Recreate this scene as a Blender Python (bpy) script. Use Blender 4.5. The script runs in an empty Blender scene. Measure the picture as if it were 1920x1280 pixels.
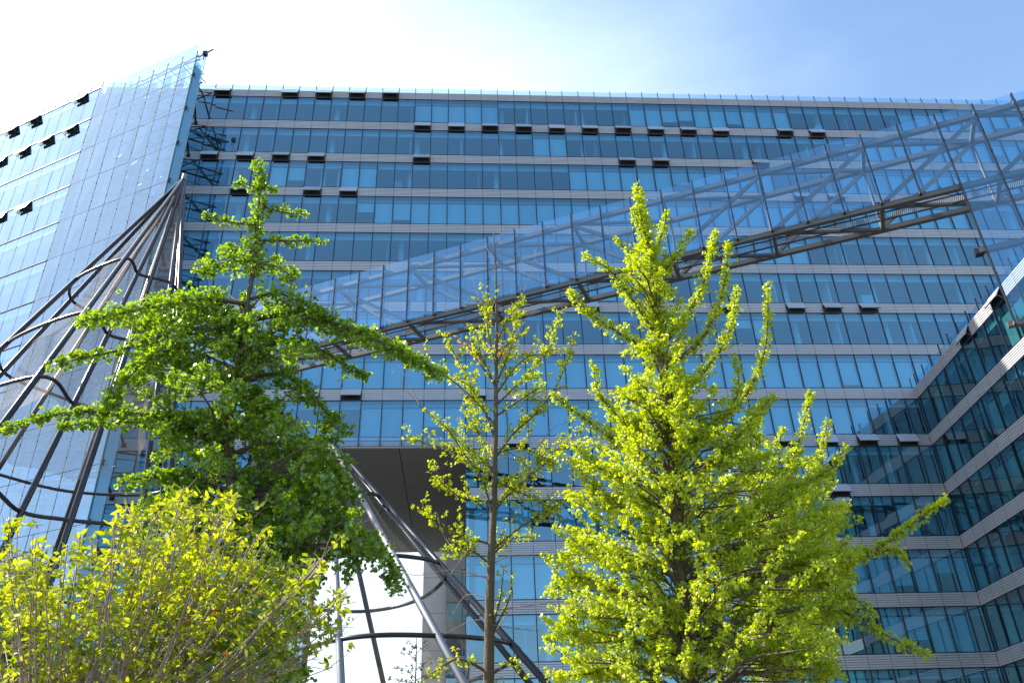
import bpy, math, random
import numpy as np
from mathutils import Vector, Matrix
R = math.radians
S = bpy.context.scene
COL = S.collection

# ------------------------------------------------------------------ camera
PITCH, ROLL, YAW, FPX = R(30.11), R(1.984), R(4.09), 1541.8
CAMZ = 1.7
cp, sp_, cy, sy = math.cos(PITCH), math.sin(PITCH), math.cos(YAW), math.sin(YAW)
def _w(u, v):
    a = u*math.cos(ROLL)+v*math.sin(ROLL); b = -u*math.sin(ROLL)+v*math.cos(ROLL)
    return a, b
def _yaw(x, y, z): return Vector((x*cy+y*sy, -x*sy+y*cy, z))
def ray(px, py):
    a, b = _w((px-960)/FPX, (640-py)/FPX)
    return _yaw(a, cp-b*sp_, sp_+b*cp)
camd = bpy.data.cameras.new("camera"); cam = bpy.data.objects.new("camera", camd); COL.objects.link(cam)
a, b = _w(1, 0); Rt = _yaw(a, -b*sp_, b*cp)
a, b = _w(0, 1); Up = _yaw(a, -b*sp_, b*cp)
Fw = _yaw(0, cp, sp_)
m = Matrix((Rt, Up, -Fw)).transposed().to_4x4(); m.translation = Vector((0, 0, CAMZ))
cam.matrix_world = m
camd.sensor_width = 36; camd.lens = 36*FPX/1920; camd.clip_end = 3000; camd.clip_start = .05
S.camera = cam
C0 = Vector((0, 0, CAMZ))
def at(px, py, Y):
    d = ray(px, py); return C0 + d*(Y/d.y)
def atz(px, py, z):
    d = ray(px, py); return C0 + d*((z-CAMZ)/d.z)

# ------------------------------------------------------------------ light
SUN_AZ = R(-72)      # measured from +Y towards +X: the sun stands to the left, just ahead
SUN_EL = R(43)
sd = Vector((math.sin(SUN_AZ)*math.cos(SUN_EL), math.cos(SUN_AZ)*math.cos(SUN_EL), math.sin(SUN_EL)))
W = bpy.data.worlds.new("World"); S.world = W; W.use_nodes = True
nt = W.node_tree; nt.nodes.clear()
def N(t, typ, **kw):
    n = t.nodes.new(typ)
    for k, v in kw.items(): setattr(n, k, v)
    return n
out = N(nt, 'ShaderNodeOutputWorld'); bg = N(nt, 'ShaderNodeBackground')
sky = N(nt, 'ShaderNodeTexSky', sky_type='NISHITA', sun_disc=False)
sky.sun_elevation = SUN_EL; sky.sun_rotation = SUN_AZ
sky.air_density = 1.0; sky.dust_density = 1.6; sky.ozone_density = 2.0; sky.altitude = 50
bg.inputs['Strength'].default_value = .15
tc = N(nt, 'ShaderNodeTexCoord')
mp = N(nt, 'ShaderNodeMapping'); mp.inputs['Scale'].default_value = (1.2, 2.2, 5.0); mp.inputs['Rotation'].default_value = (.2, .5, .3)
nz = N(nt, 'ShaderNodeTexNoise'); nz.inputs['Scale'].default_value = 1.7; nz.inputs['Detail'].default_value = 7; nz.inputs['Roughness'].default_value = .55
nt.links.new(tc.outputs['Generated'], mp.inputs[0]); nt.links.new(mp.outputs[0], nz.inputs['Vector'])
# thin cloud bank: denser towards the west (-X)
sx = N(nt, 'ShaderNodeVectorMath', operation='DOT_PRODUCT'); sx.inputs[1].default_value = (-.40, .88, .20)
nt.links.new(tc.outputs['Generated'], sx.inputs[0])
mr = N(nt, 'ShaderNodeMapRange'); mr.inputs[1].default_value = .47; mr.inputs[2].default_value = 1.0; mr.inputs[3].default_value = -.20; mr.inputs[4].default_value = .90
nt.links.new(sx.outputs['Value'], mr.inputs[0])
ad = N(nt, 'ShaderNodeMath', operation='ADD'); nm = N(nt, 'ShaderNodeMath', operation='MULTIPLY'); nm.inputs[1].default_value = .62; nt.links.new(nz.outputs['Fac'], nm.inputs[0]); nt.links.new(nm.outputs[0], ad.inputs[0]); nt.links.new(mr.outputs[0], ad.inputs[1])
cr = N(nt, 'ShaderNodeMapRange', interpolation_type='SMOOTHSTEP'); cr.inputs[1].default_value = .06; cr.inputs[2].default_value = 1.12; cr.inputs[3].default_value = .03; cr.inputs[4].default_value = .95
nt.links.new(ad.outputs[0], cr.inputs[0])
mx = N(nt, 'ShaderNodeMix', data_type='RGBA'); mx.inputs['B'].default_value = (4.3, 5.0, 5.5, 1)
hsv = N(nt, 'ShaderNodeHueSaturation'); hsv.inputs['Saturation'].default_value = 1.06; hsv.inputs['Hue'].default_value = .495; hsv.inputs['Value'].default_value = 1.15
nt.links.new(sky.outputs[0], hsv.inputs['Color'])
nt.links.new(cr.outputs[0], mx.inputs['Factor']); nt.links.new(hsv.outputs[0], mx.inputs['A'])
nt.links.new(mx.outputs['Result'], bg.inputs['Color']); nt.links.new(bg.outputs[0], out.inputs[0])
sl = bpy.data.lights.new("sun", 'SUN'); so = bpy.data.objects.new("sun", sl); COL.objects.link(so)
sl.energy = 5.0; sl.angle = R(.5); sl.color = (1, .95, .87)
so.rotation_euler = (-sd).to_track_quat('-Z', 'Y').to_euler(); so.location = sd*200
S.view_settings.view_transform = 'Standard'; S.view_settings.look = 'None'
S.view_settings.exposure = 1.05; S.view_settings.gamma = 1
S.cycles.use_denoising = True; S.cycles.max_bounces = 8; S.cycles.transparent_max_bounces = 24
S.cycles.diffuse_bounces = 3; S.cycles.glossy_bounces = 4; S.cycles.caustics_reflective = False; S.cycles.caustics_refractive = False
S.cycles.sample_clamp_indirect = 8

# ------------------------------------------------------------------ materials
def mat(name, col, rough=.6, metal=0, spec=.5, bump=0, bscale=20, vary=0, vscale=1.5, bands=None):
    M = bpy.data.materials.new(name); M.use_nodes = True; t = M.node_tree; p = t.nodes['Principled BSDF']
    p.inputs['Base Color'].default_value = (*col, 1); p.inputs['Roughness'].default_value = rough
    p.inputs['Metallic'].default_value = metal; p.inputs['Specular IOR Level'].default_value = spec
    tcn = N(t, 'ShaderNodeTexCoord')
    if vary:
        n = N(t, 'ShaderNodeTexNoise'); n.inputs['Scale'].default_value = vscale; n.inputs['Detail'].default_value = 6
        mm = N(t, 'ShaderNodeMix', data_type='RGBA')
        mm.inputs['A'].default_value = (*[c*(1-vary) for c in col], 1); mm.inputs['B'].default_value = (*[min(1, c*(1+vary)) for c in col], 1)
        t.links.new(tcn.outputs['Object'], n.inputs['Vector']); t.links.new(n.outputs['Fac'], mm.inputs['Factor']); t.links.new(mm.outputs['Result'], p.inputs['Base Color'])
    if bump:
        n = N(t, 'ShaderNodeTexNoise'); n.inputs['Scale'].default_value = bscale; n.inputs['Detail'].default_value = 5
        bn = N(t, 'ShaderNodeBump'); bn.inputs['Strength'].default_value = bump; bn.inputs['Distance'].default_value = .02
        t.links.new(tcn.outputs['Object'], n.inputs['Vector']); t.links.new(n.outputs['Fac'], bn.inputs['Height']); t.links.new(bn.outputs[0], p.inputs['Normal'])
    return M
def glass(name, tint, f0, gl=(1, 1, 1), rough=0, film=0, filmcol=(.5, .6, .65), wob=0.0):
    M = bpy.data.materials.new(name); M.use_nodes = True; t = M.node_tree; t.nodes.clear()
    o = N(t, 'ShaderNodeOutputMaterial'); tr = N(t, 'ShaderNodeBsdfTransparent'); tr.inputs[0].default_value = (*tint, 1)
    g = N(t, 'ShaderNodeBsdfGlossy'); g.inputs['Color'].default_value = (*gl, 1); g.inputs['Roughness'].default_value = rough
    lw = N(t, 'ShaderNodeLayerWeight'); lw.inputs[0].default_value = .5
    pw = N(t, 'ShaderNodeMath', operation='POWER'); pw.inputs[1].default_value = 4.5
    t.links.new(lw.outputs['Facing'], pw.inputs[0])
    ma = N(t, 'ShaderNodeMapRange'); ma.inputs[3].default_value = f0; ma.inputs[4].default_value = 1; t.links.new(pw.outputs[0], ma.inputs[0])
    x = N(t, 'ShaderNodeMixShader'); t.links.new(ma.outputs[0], x.inputs[0])
    if wob:
        tcn = N(t, 'ShaderNodeTexCoord'); n = N(t, 'ShaderNodeTexNoise'); n.inputs['Scale'].default_value = .9; n.inputs['Detail'].default_value = 2
        bn = N(t, 'ShaderNodeBump'); bn.inputs['Strength'].default_value = wob; bn.inputs['Distance'].default_value = .05
        t.links.new(tcn.outputs['Object'], n.inputs['Vector']); t.links.new(n.outputs['Fac'], bn.inputs['Height']); t.links.new(bn.outputs[0], g.inputs['Normal'])
    src = tr
    if film:
        df = N(t, 'ShaderNodeBsdfDiffuse'); df.inputs[0].default_value = (*filmcol, 1)
        tl = N(t, 'ShaderNodeBsdfTranslucent'); tl.inputs[0].default_value = (*filmcol, 1)
        x2 = N(t, 'ShaderNodeMixShader'); x2.inputs[0].default_value = .5; t.links.new(df.outputs[0], x2.inputs[1]); t.links.new(tl.outputs[0], x2.inputs[2])
        x3 = N(t, 'ShaderNodeMixShader'); x3.inputs[0].default_value = film; t.links.new(tr.outputs[0], x3.inputs[1]); t.links.new(x2.outputs[0], x3.inputs[2])
        src = x3
    t.links.new(src.outputs[0], x.inputs[1]); t.links.new(g.outputs[0], x.inputs[2]); t.links.new(x.outputs[0], o.inputs[0])
    return M
def leafmat(name, dark, light, odd, trans=.5, gloss=.05, rough=.35):
    M = bpy.data.materials.new(name); M.use_nodes = True; t = M.node_tree; t.nodes.clear()
    o = N(t, 'ShaderNodeOutputMaterial'); at_ = N(t, 'ShaderNodeAttribute', attribute_name='hue')
    rp = N(t, 'ShaderNodeValToRGB'); e = rp.color_ramp.elements
    e[0].position = 0; e[0].color = (*dark, 1); e[1].position = .93; e[1].color = (*light, 1)
    x = e.new(.985); x.color = (*odd, 1)
    t.links.new(at_.outputs['Fac'], rp.inputs[0])
    df = N(t, 'ShaderNodeBsdfDiffuse'); tl = N(t, 'ShaderNodeBsdfTranslucent'); g = N(t, 'ShaderNodeBsdfGlossy'); g.inputs['Roughness'].default_value = rough
    hs = N(t, 'ShaderNodeHueSaturation'); hs.inputs['Hue'].default_value = .485; hs.inputs['Saturation'].default_value = 1.1; hs.inputs['Value'].default_value = 1.5
    t.links.new(rp.outputs[0], df.inputs[0]); t.links.new(rp.outputs[0], hs.inputs['Color']); t.links.new(hs.outputs[0], tl.inputs[0])
    a1 = N(t, 'ShaderNodeMixShader'); a1.inputs[0].default_value = trans; a2 = N(t, 'ShaderNodeMixShader'); a2.inputs[0].default_value = gloss
    t.links.new(df.outputs[0], a1.inputs[1]); t.links.new(tl.outputs[0], a1.inputs[2]); t.links.new(a1.outputs[0], a2.inputs[1]); t.links.new(g.outputs[0], a2.inputs[2]); t.links.new(a2.outputs[0], o.inputs[0])
    return M
M = dict(
 band=mat('ribbed_aluminium', (.60, .56, .54), .42, .5, .5, 0, 20, .10, .6),
 flap=mat('flap_aluminium', (.55, .55, .57), .35, .4),
 dark=mat('dark_frame', (.012, .018, .04), .4),
 black=mat('black_trim_and_shade', (.022, .022, .026), .8),  # near-black for frames and joints, also for the painted shade behind vent flaps
 pane=glass('window_glass', (.36, .74, .94), .27, (.54, .86, 1.0), 0, wob=.015),
 paneS=glass('wing_glass', (.42, .66, .78), .44, (.38, .55, .78), 0, wob=.02),
 paneW=glass('shade_tinted_glass', (.20, .44, .46), .17, (.62, .84, .86), 0, wob=.02),  # darker copy of the window glass, shade and dark reflections put into its tint
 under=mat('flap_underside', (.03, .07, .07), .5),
 screen=glass('screen_glass', (.56, .76, .86), .28, (.52, .70, .84), 0, .15, (.36, .46, .52)),
 clear=glass('truss_glass', (.68, .85, .98), .19, (.52, .80, 1.0), 0, .0),
 edge=mat('glass_edge', (.10, .28, .30), .2),
 blindA=mat('blind_fabric', (.74, .77, .76), .8, vary=.06, vscale=.8), blindB=mat('blind_fabric_grey', (.62, .67, .68), .8, vary=.06),
 ceil=mat('office_ceiling', (.60, .61, .61), .8), wall=mat('office_wall', (.34, .36, .37), .8, vary=.3, vscale=.3), white=mat('office_white', (.8, .8, .78), .6),
 floor=mat('office_floor', (.12, .12, .12), .8),
 steel=mat('painted_steel_grey', (.155, .14, .125), .45, .2, vary=.05), brown=mat('dark_bronze_steel', (.030, .026, .027), .27, .2, .6, vary=.15),
 silver=mat('brushed_steel', (.27, .27, .275), .38, .5), soffit=mat('soffit_panels', (.34, .335, .32), .7, vary=.06, vscale=.4),
 conc=mat('pale_concrete', (.55, .56, .58), .8, vary=.08, vscale=.5), grey=mat('grey_cladding', (.22, .22, .22), .6, vary=.1),
 bark=mat('ginkgo_bark', (.14, .105, .075), .9, 0, .2, .8, 25, .35, 9), twig=mat('twig_bark', (.30, .22, .17), .8, 0, .3, .3, 30, .3, 8),
 stem=mat('shrub_stem', (.33, .24, .20), .55, 0, .4, vary=.25, vscale=6),
 paving=mat('plaza_paving', (.11, .11, .10), .85, 0, .3, .2, 3, .2, .4), red=mat('red_sign', (.55, .02, .04), .4),
 roof=mat('roof_gravel', (.3, .3, .29), .9, 0, .3, .3, 8),
 leafD=leafmat('leaf_deep_green', (.085, .19, .012), (.33, .49, .045), (.7, .38, .03), .55, .09, .28),
 leafY=leafmat('leaf_yellow_green', (.25, .36, .014), (.58, .66, .07), (.75, .42, .03), .58, .05, .35),
 leafS=leafmat('leaf_sparse_yellow', (.20, .29, .015), (.52, .60, .06), (.80, .46, .04), .55, .05, .35),
 leafB=leafmat('leaf_bush_lime', (.08, .16, .015), (.46, .50, .05), (.7, .22, .03), .5, .02, .4),
 leafF=leafmat('leaf_fine_olive', (.05, .10, .02), (.16, .22, .05), (.3, .3, .05), .4, .04),
)
def net_material(lo, hi):
    Mn = bpy.data.materials.new('fine_steel_net'); Mn.use_nodes = True; t = Mn.node_tree; t.nodes.clear()
    o = N(t, 'ShaderNodeOutputMaterial'); tr = N(t, 'ShaderNodeBsdfTransparent'); df = N(t, 'ShaderNodeBsdfDiffuse'); df.inputs[0].default_value = (.38, .33, .29, 1)
    n = N(t, 'ShaderNodeTexNoise'); n.inputs['Scale'].default_value = .5; tcn = N(t, 'ShaderNodeTexCoord'); t.links.new(tcn.outputs['Object'], n.inputs['Vector'])
    mr_ = N(t, 'ShaderNodeMapRange'); mr_.inputs[3].default_value = lo; mr_.inputs[4].default_value = hi; t.links.new(n.outputs['Fac'], mr_.inputs[0])
    x = N(t, 'ShaderNodeMixShader'); t.links.new(mr_.outputs[0], x.inputs[0]); t.links.new(tr.outputs[0], x.inputs[1]); t.links.new(df.outputs[0], x.inputs[2]); t.links.new(x.outputs[0], o.inputs[0])
    return Mn
M['net'] = net_material(.2, .42); M['thin_net'] = net_material(.05, .14)

# ------------------------------------------------------------------ mesh helpers
class Frame:                       # u along the wall, v up, w out of the wall
    def __init__(s, O, T, Nn): s.O, s.T, s.N = Vector(O), Vector(T).normalized(), Vector(Nn).normalized()
    def __call__(s, u, v, w): return s.O + s.T*u + s.N*w + Vector((0, 0, v))
class MB:
    def __init__(s): s.v, s.f, s.m, s.mats, s.sm = [], [], [], [], False
    def mi(s, name):
        if name not in s.mats: s.mats.append(name)
        return s.mats.index(name)
    def quad(s, p, name):
        n = len(s.v); s.v += [tuple(q) for q in p]; s.f.append(tuple(range(n, n+len(p)))); s.m.append(s.mi(name))
    def box(s, F, u0, u1, v0, v1, w0, w1, name):
        n = len(s.v)
        for (u, v, w) in ((u0, v0, w0), (u1, v0, w0), (u1, v1, w0), (u0, v1, w0), (u0, v0, w1), (u1, v0, w1), (u1, v1, w1), (u0, v1, w1)): s.v.append(tuple(F(u, v, w)))
        for f in ((0, 3, 2, 1), (4, 5, 6, 7), (0, 1, 5, 4), (1, 2, 6, 5), (2, 3, 7, 6), (3, 0, 4, 7)): s.f.append(tuple(n+i for i in f)); s.m.append(s.mi(name))
    def tube(s, pts, r, name, n=8, r2=None, cap=True):
        pts = [Vector(p) for p in pts]; K = len(pts); rr = [r + ((r2 if r2 is not None else r)-r)*i/(K-1) for i in range(K)] if not isinstance(r, (list, tuple)) else r
        base = len(s.v); prev = None; i_ = s.mi(name)
        for i, p in enumerate(pts):
            d = (pts[min(i+1, K-1)] - pts[max(i-1, 0)]).normalized()
            if prev is None: x = d.orthogonal().normalized()
            else: x = (prev - d*prev.dot(d)); x = x.normalized() if x.length > 1e-6 else d.orthogonal().normalized()
            prev = x; y = d.cross(x)
            for k in range(n):
                a = 2*math.pi*k/n; s.v.append(tuple(p + (x*math.cos(a)+y*math.sin(a))*rr[i]))
        for i in range(K-1):
            for k in range(n):
                k2 = (k+1) % n; s.f.append((base+i*n+k, base+i*n+k2, base+(i+1)*n+k2, base+(i+1)*n+k)); s.m.append(i_)
        if cap: s.f.append(tuple(base+k for k in range(n))[::-1]); s.m.append(i_); s.f.append(tuple(base+(K-1)*n+k for k in range(n))); s.m.append(i_)
        return s
    def bar(s, p, q, a, b_, name, up=(0, 0, 1)):   # rectangular section a x b
        p, q = Vector(p), Vector(q); d = (q-p).normalized(); x = d.cross(Vector(up)); x = x.normalized() if x.length > 1e-5 else Vector((1, 0, 0)); y = x.cross(d)
        n = len(s.v)
        for c in (p, q):
            for (i, j) in ((-1, -1), (1, -1), (1, 1), (-1, 1)): s.v.append(tuple(c + x*i*a/2 + y*j*b_/2))
        for f in ((0, 3, 2, 1), (4, 5, 6, 7), (0, 1, 5, 4), (1, 2, 6, 5), (2, 3, 7, 6), (3, 0, 4, 7)): s.f.append(tuple(n+i for i in f)); s.m.append(s.mi(name))
        return s
    def build(s, name, parent=None, smooth=False, label=None):
        me = bpy.data.meshes.new(name); me.from_pydata(s.v, [], s.f)
        for k in s.mats: me.materials.append(M[k])
        me.polygons.foreach_set('material_index', s.m)
        if smooth: me.polygons.foreach_set('use_smooth', [True]*len(s.f))
        me.update(); o = bpy.data.objects.new(name, me); COL.objects.link(o)
        if parent: o.parent = parent; o.matrix_parent_inverse = parent.matrix_world.inverted() if False else Matrix.Translation(-parent.location)
        if label: o['label'] = label
        return o
def thing(name, label, cat, loc, group=None):
    o = bpy.data.objects.new(name, None); COL.objects.link(o); o.location = loc; o.empty_display_size = .5
    o['label'] = label; o['category'] = cat
    if group: o['group'] = group
    return o
def spline(P, n=8, closed=False):
    P = [Vector(p) for p in P]; K = len(P); res = []
    g = (lambda i: P[i % K]) if closed else (lambda i: P[max(0, min(K-1, i))])
    for i in range(K if closed else K-1):
        p0, p1, p2, p3 = g(i-1), g(i), g(i+1), g(i+2)
        for j in range(n):
            t = j/n; res.append(.5*((2*p1)+(p2-p0)*t+(2*p0-5*p1+4*p2-p3)*t*t+(3*p1-p0-3*p2+p3)*t**3))
    if not closed: res.append(P[-1])
    return res

# ------------------------------------------------------------------ ground
g = MB(); g.quad([(-900, -900, 0), (900, -900, 0), (900, 900, 0), (-900, 900, 0)], 'paving'); o = g.build('ground'); o['kind'] = 'structure'

# ------------------------------------------------------------------ office buildings
Z0 = 49.711 + CAMZ; FH = 3.5; WH = 2.68; BAY = 1.383; FY = 49.78; X0 = 1.666
def wbot(k): return Z0 - FH*k
rnd = random.Random(5)
def band(mb, F, u0, u1, v0, v1, edges):
    mb.box(F, u0, u1, v0+.02, v1-.02, -.30, -.03, 'dark')
    ns = 6; h = (v1-v0)/ns
    for (a, b) in zip(edges[:-1], edges[1:]):
        a2, b2 = max(a, u0)+.011, min(b, u1)-.011
        if b2-a2 < .05: continue
        j = rnd.uniform(0, .006)
        for i in range(ns):
            lo, hi = v0+i*h, v0+(i+1)*h
            mb.quad([F(a2, lo+.018, .035+j), F(b2, lo+.018, .035+j), F(b2, hi-.004, .012+j), F(a2, hi-.004, .012+j)], 'band')
            mb.quad([F(a2, lo, -.02), F(b2, lo, -.02), F(b2, lo+.018, .035+j), F(a2, lo+.018, .035+j)], 'band')
def window(mb, F, u0, u1, v0, v1, pane='pane', blind=None, bm=None):
    if pane == 'paneS':
        mb.box(F, u0-.02, u0+.02, v0, v1, -.10, .006, 'black'); mb.box(F, u0+.014, u1-.014, v0, v0+.03, -.1, .01, 'dark')
        mb.quad([F(u0+.014, v0+.03, 0), F(u1-.014, v0+.03, rnd.uniform(-.006, .006)), F(u1-.014, v1, rnd.uniform(-.006, .006)), F(u0+.014, v1, 0)], pane)
        q = bm if bm is not None else mb; q.box(F, u0+.06, u1-.04, v0+.05 if blind else v1-.7, v1-.1, -.27, -.24, blind or 'blindB'); return
    t = [rnd.uniform(-.008, .008) for _ in range(4)]
    mb.box(F, u0-.028, u0+.028, v0, v1, -.10, .05, 'dark')
    mb.box(F, u0+.028, u1-.028, v0, v0+.05, -.10, .03, 'dark'); mb.box(F, u0+.028, u1-.028, v1-.05, v1, -.10, .02, 'dark')
    mb.quad([F(u0+.028, v0+.05, t[0]), F(u1-.028, v0+.05, t[1]), F(u1-.028, v1-.05, t[2]), F(u0+.028, v1-.05, t[3])], pane)
    q = bm if bm is not None else mb
    if blind:
        lo = v0+.05 if rnd.random() > .16 else v0+rnd.uniform(.3, 1.5)
        q.box(F, u0+.06, u1-.04, lo, v1-.52, -.27, -.24, blind)
        q.box(F, u0+.05, u1-.03, v1-.52, v1-.44, -.30, -.20, 'dark')
        q.box(F, u0+.06, u1-.04, v1-.40, v1-.10, -.42, -.38, 'blindB')
    else:
        for dz_ in (.12, .24, .34): q.box(F, u0+.05, u1-.03, v1-dz_-.035, v1-dz_, -.30, -.22, 'white')
        q.box(F, u0+.05, u1-.03, v1-.55, v1-.42, -.30, -.22, 'blindB')
def interior(mb, F, u0, u1, k, depth=7, colstep=5, part=9):
    v0, v1 = wbot(k), wbot(k)+WH
    mb.box(F, u0, u1, v1+.06, v1+.50, -depth, -.34, 'ceil'); mb.box(F, u0, u1, v0-.26, v0-.08, -depth, -.34, 'floor')
    mb.box(F, u0, u1, v0-.08, v1+.06, -depth-.2, -depth, 'wall')
    u = u0+BAY*2.5+rnd.uniform(0, 2)
    while u < u1-1:
        c = []
        mb.tube([F(u, v0-.08, -1.3), F(u, v1+.06, -1.3)], .22, 'white', 10, cap=False); u += BAY*colstep
    u = u0+BAY*rnd.randint(1, 5)
    while u < u1-1:
        mb.box(F, u-.05, u+.05, v0-.08, v1+.06, -depth, -.5, 'white' if rnd.random() < .5 else 'wall'); u += BAY*rnd.choice([3, 4, 6, 8])
    u = u0+1
    while u < u1-2:                      # desks, monitors and shelves near the glass
        r = rnd.random(); d = rnd.uniform(.6, 2.5)
        if r < .35: mb.box(F, u, u+1.5, v0+.1, v0+.16, -d-.7, -d, 'white'); mb.box(F, u+.4, u+.9, v0+.16, v0+.52, -d-.35, -d-.3, 'floor' if r < .2 else 'white')
        elif r < .5: mb.box(F, u, u+rnd.uniform(.5, 1.1), v0-.08, v0+rnd.uniform(.5, 1.7), -d-.4, -d, rnd.choice(['white', 'wall', 'grey', 'ceil']))
        u += rnd.uniform(1.5, 4)
def flap(F, u0, k, parent, ang=32):
    v1 = wbot(k)+WH+.82 ; v0 = wbot(k)+WH
    p = MB(); a = R(ang+rnd.uniform(-8, 3)); H = .74; dz, dw = -H*math.cos(a), H*math.sin(a)
    q = [F(u0+.03, v1-.02, .06), F(u0+BAY-.03, v1-.02, .06), F(u0+BAY-.03, v1-.02+dz, .06+dw), F(u0+.03, v1-.02+dz, .06+dw)]
    nn = (F.N*math.cos(a)+Vector((0, 0, math.sin(a))))*.03
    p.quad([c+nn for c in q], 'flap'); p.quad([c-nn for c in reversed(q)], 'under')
    for i in range(4): p.quad([q[i]+nn, q[i]-nn, q[(i+1) % 4]-nn, q[(i+1) % 4]+nn], 'flap' if i != 2 else 'silver')
    o = p.build('vent_flap', parent)
    b = MB(); b.box(F, u0+.02, u0+BAY-.02, v0+.01, v1-.03, .05, .062, 'black')  # dark plate on the band, paints the shade of the hole under the flap
    b.bar(F(u0+.06, v0+.1, .07), F(u0+.06, v1+dz*.8, .06+dw*.8), .02, .02, 'silver'); b.bar(F(u0+BAY-.06, v0+.1, .07), F(u0+BAY-.06, v1+dz*.8, .06+dw*.8), .02, .02, 'silver')
    c = b.build('opening_shade', parent); c.parent = o; c.matrix_parent_inverse = Matrix.Identity(4); c.location = (0, 0, 0)
def railing(F, us, v, parent, h=.72, h2=.70):
    r = MB()
    for a, b in zip(us[:-1], us[1:]): r.quad([F(a+.02, v+.04, -.16), F(b-.02, v+.04, -.16), F(b-.02, v+h2, -.16), F(a+.02, v+h2, -.16)], 'clear')
    ro = r.build('roof_railing', parent)
    for u in us:
        s_ = MB(); s_.box(F, u-.026, u+.026, v-.02, v+h, -.13, -.05, 'brown'); s_.box(F, u-.05, u+.05, v-.02, v+.05, -.20, .0, 'steel')
        c = s_.build('railing_post'); c.parent = ro; c.matrix_world = Matrix.Identity(4)
    return ro

# --- main slab: runs across the back, with a portal cut under it
F1 = Frame((X0, FY, 0), (1, 0, 0), (0, -1, 0))
main = thing('office_building', 'long blue glass office block with pale ribbed bands, spanning the whole view', 'office building', (0, FY, 0))
UL, UR = -29.15-X0, 50.0-X0
PL, PR_ = -13.05-X0, .52-X0            # portal
SOF = 21.13+CAMZ
edges = [BAY*i for i in range(-26, 37)]
edges = [UL]+[e for e in edges if UL+.1 < e < UR-.1]+[UR]
BL = {0: [(770, 930), (1180, 1480), (1700, 1920)], 1: [(995, 1055), (1590, 1920)], 2: [(500, 560), (625, 700), (1060, 1460), (1560, 1920)],
      3: [(655, 1500), (1600, 1800)], 4: [(1230, 1500)], 5: [(1000, 1200)], 6: [(1370, 1440), (560, 800)], 7: [(400, 1740)], 8: [(680, 1622)], 9: [(1400, 1470), (180, 260)],
      10: [(700, 1300), (1400, 1560), (1680, 1760), (130, 400)], 11: [(700, 1830), (100, 500)], 12: [(1000, 1100), (1500, 1590), (1640, 1830)], 13: [(700, 1700), (100, 420)]}
def is_blind(k, u):
    P = F1(u, wbot(k)+1.2, 0)-C0
    x = P.dot(Rt)/P.dot(Fw)*FPX+960
    return any(a <= x <= b for a, b in BL.get(k, []))
def proj(P):
    P = Vector(P)-C0; d = P.dot(Fw); return 960+FPX*P.dot(Rt)/d, 640-FPX*P.dot(Up)/d
def hidden(x, y):
    return (x < 345 and y < 1000) or x > 1905 or x < 20 or y > 1270 or y < 0 or (390 < x < 600 and y > 480) or (560 < x < 780 and 590 < y < 720) or \
           (1080 < x < 1560 and y > 760) or (1160 < x < 1400 and 420 < y < 800) or (280 < x < 660 and y > 700) or (780 < x < 1080 and 620 < y < 900) or (x < 620 and y > 950) or (y > 1060 and x < 930)
slots = []
for k in range(14):
    for a, b in zip(edges[:-1], edges[1:]):
        c = (a+b)/2
        if k >= 9 and PL < c < PR_: continue
        if k >= 8 and c > 31.6-X0: continue
        x0, y0 = proj(F1(a, wbot(k), 0)); x1, y1 = proj(F1(b, wbot(k)+WH, 0)); slots.append((abs(x1-x0)*abs(y1-y0)*(0 if hidden((x0+x1)/2, (y0+y1)/2) else 1), k, a, b))
slots.sort(key=lambda s: -s[0])
rest = MB()
for n_, (ar, k, a, b) in enumerate(slots):
    u1 = b; c = (a+b)/2; bl = is_blind(k, c); bl = ('blindA' if rnd.random() < .8 else 'blindB') if bl else None
    if k in (9, 10, 12) and rnd.random() < .12: bl = 'blindB' if not bl else None
    if a < PL < b and k >= 9: u1 = PL
    if k >= 9 and PL < a < PR_ : pass
    if n_ < 100:
        w_ = MB(); bm = MB(); window(w_, F1, a, b, wbot(k), wbot(k)+WH, 'pane', bl, bm); o = w_.build('window', main)
        c_ = bm.build('blind' if bl else 'raised_blind'); c_.parent = o; c_.matrix_world = Matrix.Identity(4)
    else: window(rest, F1, a, b, wbot(k), wbot(k)+WH, 'pane', bl)
o = rest.build('windows', main); o['kind'] = 'stuff'
inn = MB()
for k in range(14):
    if k < 9: interior(inn, F1, UL+.1, (UR if k < 8 else 32-X0)-.1, k)
    else: interior(inn, F1, UL+.1, PL-.5, k); interior(inn, F1, PR_+.5, 32-X0, k)
inn.build('interior', main)
for k in range(15):
    bm = MB(); v0 = wbot(k)+WH if k == 0 else wbot(k)+WH; v1 = v0+.82 if k else v0+.76
    xr = UR if k < 9 else 31.6-X0
    if k < 9: band(bm, F1, UL, xr, v0, v1, edges)
    elif k == 14: v1 = v0+.82; band(bm, F1, UL, PL, v0, v1, edges); band(bm, F1, PR_, xr, v0, v1, edges); bm.box(F1, UL, PL, 0, v0, -.4, -.1, 'grey'); bm.box(F1, PR_, xr, 0, v0, -.4, -.1, 'grey')
    elif k == 9: band(bm, F1, UL, PL, v0, v1, edges); band(bm, F1, PR_, xr, v0, v1, edges); bm.box(F1, PL, PR_, SOF+.02, v1-.25, -.25, -.06, 'band'); bm.box(F1, PL, PR_, v1-.23, v1-.02, -.2, .02, 'band')
    else: band(bm, F1, UL, PL, v0, v1, edges); band(bm, F1, PR_, xr, v0, v1, edges)
    bm.build('spandrel_band', main)
bd = MB(); TOP = Z0+WH+.76
bd.box(F1, UL, UR, TOP-.5, TOP-.3, -24.5, -.35, 'roof'); bd.box(F1, UL, UR, SOF+.3, TOP-.5, -24.5, -8, 'wall')
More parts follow.
